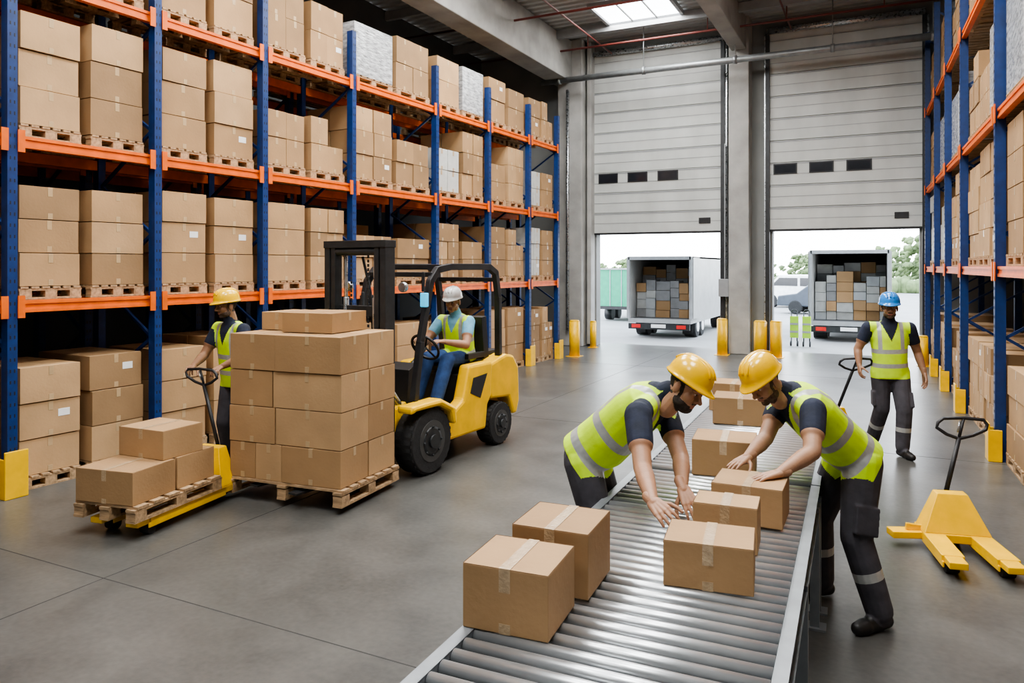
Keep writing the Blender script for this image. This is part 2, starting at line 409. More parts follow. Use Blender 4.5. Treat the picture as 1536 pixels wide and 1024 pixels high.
def rack(name,M,S,sg,depth,levels,top,braces=True):
    e=empty(name,M); m=MB()
    for s in S:
        for x in (0.04,depth-.04):
            m.box((sg*x,s,top/2),(.1,.085,top)); m.box((sg*x,s,.006),(.15,.14,.012))
            if x<.1:
                for k in range(int(top/.1)):
                    for q in (-.018,.018): m.box((sg*(x-.051),s+q,.12+k*.1),(.002,.01,.03),1)
        z=.2; f=1
        while z<top-.6:
            a,b=(.09,depth-.09); 
            if f<0: a,b=b,a
            m.bar((sg*a,s,z),(sg*b,s,z+.55),.03,.03); z+=.55; f=-f
    m.obj('uprights',[BLUE,BLACK],parent=e)
    m=MB()
    for i in range(len(S)-1):
        for z in levels:
            for x in (.045,depth-.045):
                m.box((sg*x,(S[i]+S[i+1])/2,z),(.05,S[i+1]-S[i]-.085,.11))
                if x<.1:
                    m.box((sg*(x-.03),(S[i]+S[i+1])/2,z+.038),(.012,S[i+1]-S[i]-.1,.03)); m.box((sg*(x-.03),(S[i]+S[i+1])/2,z-.038),(.012,S[i+1]-S[i]-.1,.03))
            for ss in (S[i]+.07,S[i+1]-.07): m.box((sg*-.02,ss,z),(.012,.06,.2))
    m.obj('beams',[ORANGE],parent=e)
    return e
def guards(S,sg,M,hh=.38):
    for s in S:
        m=MB(); w=.2
        m.box((sg*-.07,0,hh/2),(.02,w,hh)); 
        for q in (-1,1): m.box((sg*-.01,q*(w/2-.01),hh*.42),(.12,.02,hh*.84))
        m.obj('rack_post_guard',[YEL],M=M@Matrix.Translation((0,s,0)),bevel=.006)

ML=TR(-4.457,6.655,0,-28.65)
SL=[-1.5,0,1.45,2.93,4.58,6.68,8.42,10.07,11.46]
LV=[1.69,3.18,4.68]
rack('pallet_rack',ML,SL,-1,1.05,LV,5.42)
guards([0,10.07,11.46],-1,ML,.42)
rnd=random.Random(5)
tabs=[(0,3,.36),(1,3,.325),(2,3,.365),(3,2,.40)]
for i in range(len(SL)-1):
    b=SL[i+1]-SL[i]; w=(b-.19)/2
    for j in range(2):
        yc=SL[i]+.075+w/2+j*(w+.04)
        for lv,nt,th in tabs:
            z0=0 if lv==0 else LV[lv-1]+.057
            kind='box'; nx=1 if w<.75 else rnd.choice((1,2)); t=nt; h=th
            r=rnd.random()
            if lv==1 and i>=4: t=rnd.choice((2,3)); 
            if lv==2 and i>=3: t=rnd.choice((2,2,3)); h=.36
            if lv==0 and r<.3: t=3; h=.34
            if i>=3 and rnd.random()<.18: kind='partial'; nx=2
            if (lv,i,j) in ((3,4,0),(3,5,1)): kind='wrap'
            if (lv,i,j) in ((2,5,0),(2,7,0),(1,7,0)): kind='white'; nx=2
            if rnd.random()<.25 and i>2: nx=2
            h*=rnd.uniform(.93,1.04)
            stack('pallet_of_boxes',ML@Matrix.Translation((-.55,yc,z0)),w-.05,.95,t,h,rnd,kind,nx)
ML2=ML@Matrix.Translation((-1.22,0,0))
rack('pallet_rack',ML2,[s for s in SL],-1,1.0,LV,5.42)
for i in range(len(SL)-1):
    b=SL[i+1]-SL[i]
    for lv,nt,th in tabs:
        z0=0 if lv==0 else LV[lv-1]+.057
        if rnd.random()<.25: continue
        stack('pallet_of_boxes',ML2@Matrix.Translation((-.52,SL[i]+b/2,z0)),b-.3,.9,rnd.choice((1,2,3)) if lv!=3 else 2,.3,rnd,'box',2)
MR=TR(5.127,7.92,0,-24.7)
SR=[-5.74,-2.87,0,2.87,4.87,6.7,8.7]
LR=[2.0,3.66,5.3]
rack('pallet_rack',MR,SR,1,1.05,LR,7.0)
guards([0,2.87,4.87,6.7,8.7],1,MR,.4)
for i in range(len(SR)-1):
    b=SR[i+1]-SR[i]; n_=3 if b>2.5 else 2; w=(b-.16)/n_-.03
    for j in range(n_):
        yc=SR[i]+.09+w/2+j*(w+.03)
        for lv in range(4):
            z0=0 if lv==0 else LR[lv-1]+.057
            kind='box'; t=rnd.choice((3,3,4)) if lv in(0,1) else rnd.choice((2,3,3)); h=rnd.uniform(.29,.36)
            r=rnd.random()
            if lv>=2 and r<.25: kind='wrap'
            elif r<.07: kind='white'
            elif r<.4: kind='partial'
            stack('pallet_of_boxes',MR@Matrix.Translation((.55,yc,z0)),w,.95,t,h,rnd,kind,rnd.choice((1,2,2)))

# ------------------------------------------------------------------ conveyor
MC=TR(-.22,2.37,0,-24.7)
e=empty('roller_conveyor',MC)
ZT=.78; W=.93; Y0=-1.05; Y1=5.75; YJ=2.62
m=MB()
for a,b in ((Y0,YJ-.01),(YJ+.01,Y1)):
    for x in (-.03,W+.03):
        m.box((x,(a+b)/2,ZT-.065),(.008,b-a,.13)); s=1 if x>0 else -1
        m.box((x+s*.02,(a+b)/2,ZT-.004),(.048,b-a,.008)); m.box((x+s*.02,(a+b)/2,ZT-.127),(.048,b-a,.008))
        for k in range(int((b-a)/.25)): m.cyl((x+s*.004,a+.12+k*.25,ZT-.06),(x+s*.012,a+.12+k*.25,ZT-.06),.01,seg=8,mat=1)
for y in (Y0+.1,.2,1.4,YJ-.1,YJ+.12,3.9,Y1-.2):
    m.box((W/2,y,ZT-.13),(W,.05,.04))
    for x in (-.03,W+.05):
        m.box((x,y,(ZT-.1)/2),(.05,.05,ZT-.1)); m.box((x,y,.006),(.12,.1,.012)); m.cyl((x,y,.01),(x,y,.08),.012,mat=1,seg=8)
    m.box((W/2,y,.22),(W,.03,.04))
m.obj('frame',[RAIL,STEEL],parent=e)
m=MB(); y=Y0+.06
while y<Y1-.04:
    if abs(y-YJ)>.03: m.cyl((-.024,y,ZT-.0265),(W+.024,y,ZT-.0265),.026,seg=18); m.cyl((-.028,y,ZT-.0265),(W+.028,y,ZT-.0265),.008,seg=8)
    y+=.079 if y<YJ else .075
m.obj('rollers',[mat('roller_steel',(.55,.57,.59),.35,metal=.8,var=.06,scale=8,rvar=.03)],parent=e)
loose_box('cardboard_box',.03,2.715,ZT+.001,.32,.30,.225,-22,0)
loose_box('cardboard_box',.205,3.04,ZT+.001,.315,.31,.25,-23,1)
loose_box('cardboard_box',.81,3.05,ZT+.001,.345,.27,.18,-19,0)
loose_box('cardboard_box',.985,3.42,ZT+.001,.28,.2,.205,-22,2)
loose_box('cardboard_box',1.215,3.80,ZT+.001,.34,.3,.19,-26,0)
loose_box('cardboard_box',1.33,4.66,ZT+.001,.37,.33,.215,-20,1)
loose_box('cardboard_box',1.89,6.15,ZT+.001,.43,.36,.21,-20,3)
loose_box('cardboard_box',2.0,6.7,ZT+.001,.4,.34,.24,-24,1)

# ------------------------------------------------------------------ pallet jack
def pallet_jack(name,M,Lf,fz,top,splay=0,fw=.14,gap=.17,side=None,bs=1.0):
    e=empty(name,M)
    m=MB()
    for s in (-1,1):
        a=Vector((s*gap,0.05,fz)); b=Vector((s*(gap+splay),Lf,fz)); d=(b-a).normalized()
        m.bar(a,b-d*.12,fw,.055); 
        m.bar(b-d*.13,b,fw*.8,.045)
        for q in (-1,1): m.bar(a+Vector((q*fw*.46,0,-.03)),b-d*.1+Vector((q*fw*.46,0,-.03)),.012,.04)
    bw=gap+fw/2
    m.add([(-bw,.12,fz+.03),(bw,.12,fz+.03),(bw,-.1,fz+.03),(-bw,-.1,fz+.03),(-.12*bs,.0,fz+.34*bs),(.12*bs,.0,fz+.34*bs),(.12*bs,-.1,fz+.34*bs),(-.12*bs,-.1,fz+.34*bs)],
          [(3,2,1,0),(4,5,6,7),(0,1,5,4),(1,2,6,5),(2,3,7,6),(3,0,4,7)])
    m.box((0,0,fz),(2*bw,.26,.06))
    if side: m.bar((-.1,-.05,fz-.01),side,.12,.05); m.bar((-.1,-.05,fz-.01),Vector(side)*.75+Vector((0,0,fz*.25+.05)),.02,.05)
    m.obj('fork_frame',[YEL],parent=e,bevel=.008)
    m=MB(); m.cyl((0,-.13,.12),(0,-.13,fz+.3*bs),.035); m.cyl((0,-.13,.2),(0,-.13,.26),.06)
    for s in (-1,1):
        m.cyl((s*.02,-.14,.09),(s*.08,-.14,.09),.09,seg=22,mat=1); m.cyl((s*.018,-.14,.09),(s*.083,-.14,.09),.035,seg=14)
        bx=s*(gap+splay*.9); y=Lf-.16
        r=min(.045,fz*.55); m.cyl((bx-.04,y,r),(bx+.04,y,r),r,seg=16,mat=1)
        m.box((bx,y-.05,(fz+r)/2),(.03,.12,.04))
    t=Vector(top); b=Vector((0,-.15,fz+.28*bs)); 
    m.obj('steer_wheels',[DSTEEL,RUB],parent=e)
    m=MB(); d=(t-b).normalized(); k=t-d*.14
    m.tube([b,b.lerp(k,.5),k],.017,mat=0); m.box(b,(.09,.07,.06))
    n1=Vector((1,0,0)); hw=.17; p=[]
    p=[k,k+n1*.09+d*.03,k+n1*hw+d*.08,k+n1*hw+d*.12,k+n1*(hw-.03)+d*.155,k+d*.165,k-n1*(hw-.03)+d*.155,k-n1*hw+d*.12,k-n1*hw+d*.08,k-n1*.09+d*.03]
    m.tube(p,.013,closed=True); m.tube([k,k+d*.165],.011); m.tube([k+n1*.02+d*.05,k+n1*.02+d*.14],.007,mat=1)
    m.obj('handle',[BLACK,STEEL],parent=e)
    return e,t
ang=math.degrees(math.atan2(.22,-.97))
pallet_jack('pallet_jack',TR(3.22,5.46,0,ang),.66,.1,(-.17,-.30,.87),splay=.02,fw=.14,gap=.15,side=(.43,.04,.09),bs=.85)
pallet_jack('pallet_jack',TR(3.74,8.75,0,-5),.9,.08,(.11,-.5,1.02))
JL=TR(-2.70,6.62,0,180-18)
ej,_=pallet_jack('pallet_jack',JL,1.02,.115,(.33,-.30,1.07))
MP=TR(-2.92,6.06,.145,-18)
m=MB(); pallet(m,0,0,0,.60,.95,0); m.obj('wooden_pallet',[WOOD],M=MP)
def on(x,y,z): p=MP@Vector((x,y,z)); return p.x,p.y,p.z
for (x,y,z,w,d,h,yw,mi) in ((-.02,-.24,.121,.54,.44,.25,-17,1),(.0,.22,.121,.50,.42,.25,-19,0),(-.02,.12,.373,.50,.40,.23,-24,0)):
    X,Y,Z=on(x,y,z); loose_box('cardboard_box',X,Y,Z,w,d,h,yw,mi)

# ------------------------------------------------------------------ forklift
FK=TR(-1.275,7.674,0,149)
e=empty('forklift',FK)
RA=-1.42
m=MB()
m.prism([(-1.2,.95),(-1.2,.62),(-1.22,.55),(-1.62,.52),(-1.72,.3),(-1.8,.3),(-1.86,.45),(-1.84,.85),(-1.72,1.0),(-1.55,1.03)],-.48,.48,0)
m.prism([(-1.3,.52),(-1.66,.52),(-1.76,.26),(-1.76,.2),(-1.66,.2),(-1.66,.3)],-.3,.3,0)
for s in (-1,1):
    x0,x1=(s*.34,s*.49) if s>0 else (-.49,-.34)
    m.prism([(-.78,.98),(-.66,.62),(-.3,.44),(.1,.44),(.1,.24),(-1.1,.24),(-1.14,.5),(-1.22,.6),(-1.24,.98)],x0,x1,0)
    m.prism([(.36,.64),(.35,.72),(-.12,.73),(-.36,.62),(-.38,.44),(-.32,.44),(-.28,.58),(-.1,.665),(.28,.665)],s*.5-.11,s*.5+.09,0)
m.prism([(.32,.3),(.3,.68),(.1,.72),(.0,.4),(.0,.3)],-.34,.34,0)
m.obj('bodywork',[YEL],parent=e,bevel=.03)
m=MB()
m.box((0,-.6,.33),(.66,1.3,.2)); m.prism([(.12,.66),(.08,1.02),(-.04,1.08),(-.1,1.0),(-.08,.42),(.1,.42)],-.34,.34)
m.prism([(-.72,.42),(-.80,.86),(-1.28,.90),(-1.3,.42)],-.335,.335); m.box((0,-.3,.44),(.72,.6,.03))
m.box((0,-1.5,1.04),(.6,.4,.05))
for s in (-1,1): m.prism([(-1.12,.86),(-.84,.84),(-.78,.68),(-.98,.6)],s*.492-.003,s*.492+.003,0)
m.box((-.1,-1.1,.93),(.44,.44,.1)); 
m.box((-.1,-1.36,1.2),(.42,.1,.55),0,Matrix.Rotation(-.12,3,'X'))
for s in (-1,1): m.box((-.1+s*.24,-1.1,1.05),(.05,.34,.06))
m.obj('seat_and_deck',[BLACK],parent=e,bevel=.025)
m=MB()
for s in (-1,1):
    pts=[(s*.42,.12,.66),(s*.42,.0,1.3),(s*.42,-.16,1.9),(s*.42,-.28,2.02),(s*.42,-.5,2.05),(s*.42,-1.25,2.05),(s*.42,-1.40,1.98),(s*.42,-1.46,1.7),(s*.40,-1.5,1.0)]
    for a,b in zip(pts[:-1],pts[1:]): m.bar(a,b,.06,.07); m.cyl((a[0]-.03,a[1],a[2]),(a[0]+.03,a[1],a[2]),.035,seg=12)
for k in range(7): y=-.32-.16*k; m.bar((-.42,y,2.05),(.42,y,2.05),.035,.05)
m.bar((-.42,-.2,1.97),(.42,-.2,1.97),.06,.05); m.bar((-.42,-1.43,1.9),(.42,-1.43,1.9),.05,.05)
m.obj('overhead_guard',[BLACK],parent=e,bevel=.006)
m=MB()
for s in (-1,1):
    m.box((s*.36,.43,1.2),(.07,.14,2.2)); m.box((s*.28,.45,1.2),(.055,.1,2.14)); m.cyl((s*.19,.41,.2),(s*.19,.41,1.75),.028,mat=1)
    m.cyl((s*.19,.41,1.7),(s*.19,.41,2.2),.018,mat=1)
    for k in range(46): m.box((s*.11,.42,.3+k*.042),(.022,.012,.03),0)
m.box((0,.43,2.27),(.8,.16,.07)); m.box((0,.40,1.62),(.7,.05,.1)); m.box((0,.4,.9),(.7,.05,.09)); m.box((0,.42,.2),(.78,.12,.12))
m.cyl((-.3,.46,2.2),(.3,.46,2.2),.04)
for z in (.22,.62): m.box((0,.535,z),(.82,.045,.09))
for x in (-.4,-.24,-.08,.08,.24,.4): m.box((x,.535,.78),(.025,.03,1.1))
m.box((0,.535,1.32),(.84,.03,.04))
m.tube([(-.05,.36,.6),(-.08,.3,1.2),(-.05,.32,1.8),(-.02,.4,2.15)],.014); m.tube([(.05,.36,.6),(.08,.3,1.2),(.05,.32,1.8)],.014)
for s in (-1,1): m.cyl((s*.3,.12,.62),(s*.3,.4,.95),.03,mat=1)
m.obj('mast',[DSTEEL,STEEL],parent=e,bevel=.004)
m=MB()
for s in (-1,1):
    m.box((s*.24,.575,.42),(.1,.04,.62)); m.prism([(.56,.165),(.56,.12),(1.5,.135),(1.5,.15),(.6,.165)],s*.24-.05,s*.24+.05)
m.obj('forks',[DSTEEL],parent=e)
m=MB()
def wheel(m,x0,x1,y,r):
    s=1 if x1>x0 else -1
    m.cyl((x0,y,r),(x1-s*.02,y,r),r,seg=36,mat=0); m.cyl((x1-s*.02,y,r),(x1,y,r),r,r*.93,seg=36,mat=0)
    m.cyl((x1-s*.005,y,r),(x1+s*.004,y,r),r*.62,seg=30,mat=2); m.cyl((x1,y,r),(x1+s*.012,y,r),r*.5,r*.35,seg=24,mat=1); m.cyl((x1,y,r),(x1+s*.035,y,r),r*.2,seg=16,mat=1)
    for k in range(8):
        t=k*math.pi/4; m.cyl((x1,y+r*.42*math.cos(t),r+r*.42*math.sin(t)),(x1+s*.022,y+r*.42*math.cos(t),r+r*.42*math.sin(t)),.012,seg=6,mat=1)
    for k in range(28):
        t=k*2*math.pi/28; R=Matrix.Rotation(t,3,'X'); m.box(Vector(((x0+x1)/2,y,r))+R@Vector((0,0,r*.985)),(abs(x1-x0)*.9,r*.09,r*.03),0,R)
for s in (-1,1): wheel(m,s*.35,s*.57,0,.33); wheel(m,s*.30,s*.49,RA,.245)
m.obj('wheels',[RUB,DSTEEL,mat('rim',(.05,.05,.05),.5)],parent=e)
m=MB()
swc=Vector((-.08,-.52,1.18)); Rw=Matrix.Rotation(math.radians(55),3,'X')
m.tube([swc+Rw@Vector((.165*math.cos(t),.165*math.sin(t),0)) for t in [2*math.pi*k/28 for k in range(28)]],.015,closed=True)
for t in (0,2.1,4.2): m.tube([swc,swc+Rw@Vector((.16*math.cos(t),.16*math.sin(t),0))],.011)
m.tube([swc,(-.08,-.2,.95),(-.08,-.05,.8)],.025)
for k in (.1,.16,.22): m.tube([(k,-.1,1.0),(k,-.2,1.18)],.007); m.ell((k,-.2,1.19),(.016,.016,.02))
m.obj('steering',[BLACK],parent=e)
m=MB(); m.box((-.47,.0,1.72),(.07,.06,.14)); m.box((-.44,-.02,1.9),(.03,.03,.2),1)
for s in (-1,1): m.cyl((s*.36,.17,1.85),(s*.36,.22,1.85),.05,mat=2)
m.obj('lamps',[CYAN,BLACK,STEEL],parent=e,bevel=.01)
MLD=TR(-1.80,6.80,.06,-22)
m=MB(); pallet(m,0,0,0,1.24,.92,0,h=.14,ns=7)
m.obj('wooden_pallet',[WOOD],M=MLD)
m=MB(); rnd=random.Random(3); z=.141; TH=.316
def lb(m,x0,x1,y0,y1,z,h,mi):
    c=((x0+x1)/2+rnd.uniform(-.006,.006),(y0+y1)/2+rnd.uniform(-.008,.008),z+h/2); R=Matrix.Rotation(rnd.uniform(-.02,.02),3,'Z')
    m.box(c,(x1-x0-.01,y1-y0-.01,h-.007),mi,R)
    m.box(Vector(c)+R@Vector((0,-(y1-y0)/2+.004,h/2-.04)),(.04,.003,.075),4,R); m.box(Vector(c)+R@Vector((0,-(y1-y0)/2+.004,-h/2+.03)),(.04,.003,.05),4,R)
    m.box(Vector(c)+R@Vector(((x1-x0)/2-.004,0,h/2-.04)),(.003,.04,.075),4,R)
    m.box(Vector(c)+R@Vector((0,0,h/2-.0025)),(.04,(y1-y0)-.012,.003),4,R)
for t in range(4):
    cuts=[-.585,-.3,-.02,.585] if t==0 else ([-.585,-.09,.585] if t%2==1 else [-.585,-.12,.585])
    for a,b in zip(cuts[:-1],cuts[1:]):
        for y0,y1 in ((-.43,.0),(.0,.43)): lb(m,a,b,y0,y1,z+t*TH,TH,rnd.choice((0,1,1,2)))
lb(m,-.2,.34,-.2,.35,z+4*TH,.18,1); lb(m,-.56,-.21,-.05,.4,z+4*TH,.17,0)
m.obj('cardboard_box_stack',CB+[TAPE],M=MLD,bevel=.007)

# ------------------------------------------------------------------ people
def skinm(name,c): 
    m=mat(name,c,.5,var=.08,scale=30,bump=.1,bscale=200); b=m.node_tree.nodes['Principled BSDF']; b.inputs['Subsurface Weight'].default_value=.08; b.inputs['Subsurface Radius'].default_value=(.02,.008,.004); return m
SK1=skinm('skin_tan',(.38,.20,.12)); SK2=skinm('skin_olive',(.40,.225,.14)); SK3=skinm('skin_brown',(.30,.16,.095))
LIP=mat('lips',(.30,.12,.09),.5); HAIR=mat('dark_hair',(.032,.021,.016),.7,var=.5,scale=80,bump=.6,bscale=250)
STUB=mat('beard_stubble',(.10,.06,.043),.75,var=.5,scale=120,bump=.5,bscale=300)
VEST=mat('hi_vis_fabric',(.60,.88,.018),.65,var=.08,scale=10,bump=.45,bscale=14)
REFL=mat('reflective_tape',(.40,.41,.40),.35,metal=.2,var=.1,scale=30)
NAVY=mat('navy_cloth',(.010,.015,.034),.85,var=.3,scale=14,bump=.4,bscale=22)
LBLUE=mat('light_blue_cloth',(.16,.38,.52),.85,var=.15,scale=14,bump=.4,bscale=22)
PANT=mat('charcoal_trousers',(.055,.052,.062),.85,var=.25,scale=10,bump=.7,bscale=14)
JEAN=mat('blue_jeans',(.02,.055,.16),.85,var=.3,scale=14,bump=.4,bscale=22)
BOOT=mat('black_boot',(.012,.011,.011),.5,var=.3,scale=18)
EYEW=mat('eye_white',(.6,.58,.55),.2); EYED=mat('eye_iris',(.02,.012,.008),.15)
HATY=mat('hard_hat_yellow',(.90,.52,.002),.22,var=.03,coat=.4); HATW=mat('hard_hat_white',(.72,.72,.72),.25,var=.03,coat=.4); HATB=mat('hard_hat_blue',(.01,.2,.6),.25,var=.05,coat=.4)

def remesh(mb,vox,it,name,planes=()):
    me=mb.mesh(name+'_src'); o=bpy.data.objects.new(name+'_src',me); COL.objects.link(o)
    r=o.modifiers.new('r','REMESH'); r.mode='VOXEL'; r.voxel_size=vox; r.use_smooth_shade=True
    if it: s=o.modifiers.new('s','SMOOTH'); s.factor=.5; s.iterations=it
    dg=bpy.context.evaluated_depsgraph_get(); dg.update()
    out=bpy.data.meshes.new_from_object(o.evaluated_get(dg)); bpy.data.objects.remove(o); bpy.data.meshes.remove(me)
    if planes:
        bm=bmesh.new(); bm.from_mesh(out)
        for co,no in planes:
            bmesh.ops.bisect_plane(bm,geom=bm.verts[:]+bm.edges[:]+bm.faces[:],dist=.0002,plane_co=co,plane_no=no)
        bm.to_mesh(out); bm.free()
    out.name=name; return out
def cents(me):
    n=len(me.polygons); c=np.empty(n*3); me.polygons.foreach_get('center',c); return c.reshape(-1,3)
def setmats(me,mats,idx):
    me.materials.clear()
    for m_ in mats: me.materials.append(m_)
    me.polygons.foreach_set('material_index',idx.astype(np.int32)); me.polygons.foreach_set('use_smooth',np.ones(len(me.polygons),dtype=bool)); me.update()

def hand(parent,org,wrist,d,back,thumb,curl,name,skin,spread=1.0,tc=.3):
    y=Vector(d).normalized(); z=Vector(back); z=(z-y*z.dot(y)).normalized(); x=y.cross(z); F=Matrix((x,y,z)).transposed()
    m=MB(); P=lambda a,b,c: Vector((a*thumb,b,c))
    m.capsule(P(0,-.045,0),P(0,.012,0),.0265,.025)
    xs=[.031,.0105,-.0105,-.030]; ln=[.074,.082,.077,.061]; by=[.088,.092,.088,.08]
    for i in range(4):
        m.capsule(P(xs[i]*.5,.01,0),P(xs[i],by[i],0),.0185,.0115)
        a=curl*.55; p=P(xs[i],by[i],0); dirx=xs[i]*.9*spread
        for k,(fr_,rr) in enumerate(((.46,.0092),(.3,.0083),(.24,.0074))):
            L=ln[i]*fr_; q=p+Vector((dirx*thumb*L*3.2*math.cos(a),L*math.cos(a),-L*math.sin(a)))
            m.capsule(p,q,rr,rr*.93,seg=10,h=3); p=q; a+=curl
    m.ell(P(.022,.04,-.008),(.017,.032,.015))
    p=P(.024,.03,-.008)
    dv=[Vector((.72*thumb,.62,-.2-tc*.5)),Vector((.45*thumb,.8,-.3-tc)),Vector((.2*thumb,.88,-.4-tc))]
    for L,rr,dd in ((.042,.0125,dv[0]),(.034,.0105,dv[1]),(.026,.009,dv[2])):
        q=p+dd.normalized()*L; m.capsule(p,q,rr,rr*.92,seg=10,h=3); p=q
    me=remesh(m,.0034,2,name); setmats(me,[skin],np.zeros(len(me.polygons)))
    o=bpy.data.objects.new(name,me); COL.objects.link(o); o.parent=parent
    o.matrix_basis=Matrix.Translation(Vector(wrist)-org)@F.to_4x4()

def head(parent,org,c,fd,up,skin,hat,beard=2,hs=1.0):
    f=Vector(fd).normalized(); r=f.cross(Vector(up)).normalized(); u=r.cross(f); F=Matrix((r,f,u)).transposed()
    MH=Matrix.Translation(Vector(c)-org)@F.to_4x4()@Matrix.Scale(hs,4)
    m=MB()
    m.ell((0,-.014,.032),(.076,.096,.09)); m.ell((0,.022,-.042),(.058,.066,.074)); m.ell((0,.058,-.098),(.027,.022,.019))
    for s in (-1,1):
        m.ell((s*.036,.052,-.028),(.026,.03,.03)); m.ell((s*.044,.015,-.07),(.02,.04,.03)); m.ell((s*.078,-.012,-.012),(.009,.02,.034),Matrix.Rotation(s*.25,3,'Z'))
        m.ell((s*.012,.096,-.034),(.010,.012,.009)); m.capsule((s*.012,.082,.024),(s*.046,.068,.022),.0105,.009)
        m.ell((s*.031,.069,.004),(.016,.014,.01))
    m.capsule((0,.082,.012),(0,.110,-.028),.0075,.012); m.capsule((-.02,.078,-.061),(.02,.078,-.061),.0065,.0065); m.capsule((-.016,.078,-.071),(.016,.078,-.071),.0075,.0075)
    m.capsule((0,-.02,-.05),(0,-.04,-.15),.054,.056)
    if beard==2:
        m.ell((0,.036,-.088),(.048,.052,.038)); m.capsule((-.022,.082,-.050),(.022,.082,-.050),.006,.006)
    me=remesh(m,.0036,2,'head'); C=cents(me); X,Y,Z=C[:,0],C[:,1],C[:,2]; ax=np.abs(X)
    idx=np.zeros(len(C)); ear=(ax>.0765)
    hair=((Y<-.03)&(Z>-.06)&~((ax>.06)&(Z<.03)&(Y>-.045)))|(Z>.062)|((ax>.058)&(Y<.02)&(Y>-.045)&(Z>.012))
    idx[hair&~ear]=1
    if beard:
        jl=-.068+ .5*np.maximum(0,ax-.03)
        bd=(Z<jl)&(Y>-.012)&(Z>-.135)&(Y>.006+.5*(-.11-Z))
        bd|=(ax>.054)&(Y>.002)&(Y<.022)&(Z<.02)&(Z>-.08)
        bd|=(ax<.026)&(Y>.07)&(Z<-.046)&(Z>-.055)
        idx[bd&~ear]=1 if beard==2 else 3
    lip=(ax<.021)&(Y>.079)&(Z<-.057)&(Z>-.077); idx[lip]=2
    setmats(me,[skin,HAIR,LIP,STUB],idx)
    o=bpy.data.objects.new('head',me); COL.objects.link(o); o.parent=parent; o.matrix_basis=MH
    m=MB()
    for s in (-1,1):
        m.ell((s*.031,.0765,.004),(.0125,.0085,.0055),mat=0,seg=12,h=8); m.ell((s*.031,.083,.004),(.005,.003,.005),mat=1,seg=10,h=6)
        m.capsule((s*.016,.094,.024),(s*.034,.088,.029),.0035,.004,mat=2,seg=8); m.capsule((s*.034,.088,.029),(s*.05,.074,.024),.004,.0025,mat=2,seg=8)
        m.capsule((s*.019,.082,.0105),(s*.043,.079,.0095),.003,.003,mat=3,seg=8)
    m.obj('eyes_and_brows',[EYEW,EYED,HAIR,skin],parent=parent,M=MH)
    m=MB(); seg=40; rings_=[]; hc=Vector((0,-.010,.050))
    def ring(ro,z,fb=0,brimz=0):
        out=[]
        for k in range(seg):
            t=2*math.pi*k/seg; c_,s_=math.cos(t),math.sin(t)
            ext=fb*max(0,s_)**1.5
            out.append(hc+Vector((ro*.106*c_,(ro*.130+ext)*s_,z-brimz*max(0,s_)**2)))
        return out
    rings_.append(ring(.93,.0)); rings_.append(ring(.96,-.012))
    rings_.append(ring(1.05,-.014,.032,.010)); rings_.append(ring(1.07,-.008,.034,.010)); rings_.append(ring(1.05,-.003,.031,.010)); rings_.append(ring(1.0,.006,.0))
    for i in range(1,13):
        ph=math.pi/2*i/12; rings_.append(ring(max(math.cos(ph),.02)**.72,.006+.118*math.sin(ph)))
    m.rings(rings_,0,True)
    for xo,rr in ((0,.009),(-.032,.0055),(.032,.0055)):
        pts=[]
        for i in range(13):
            ph=math.radians(32+116*i/12); z=.006+.118*math.sin(ph)*(1 if xo==0 else .965); pts.append(hc+Vector((xo,.130*math.copysign(abs(math.cos(ph))**.72,math.cos(ph)),z-.003)))
        m.tube(pts,rr,seg=8)
    m.obj('hard_hat',[hat],parent=parent,M=MH)
    m=MB()
    m.rings([[hc+Vector((.097*math.cos(2*math.pi*k/30),.118*math.sin(2*math.pi*k/30),z)) for k in range(30)] for z in (-.004,-.022)],0,True,False)
    m.rings([[hc+Vector((.093*math.cos(2*math.pi*k/30),.114*math.sin(2*math.pi*k/30),z)) for k in range(30)] for z in (-.022,-.004)],0,True,False)
    m.ell(hc+Vector((0,-.118,-.022)),(.022,.014,.012))
    m.obj('hat_headband',[BLACK],parent=parent,M=MH)

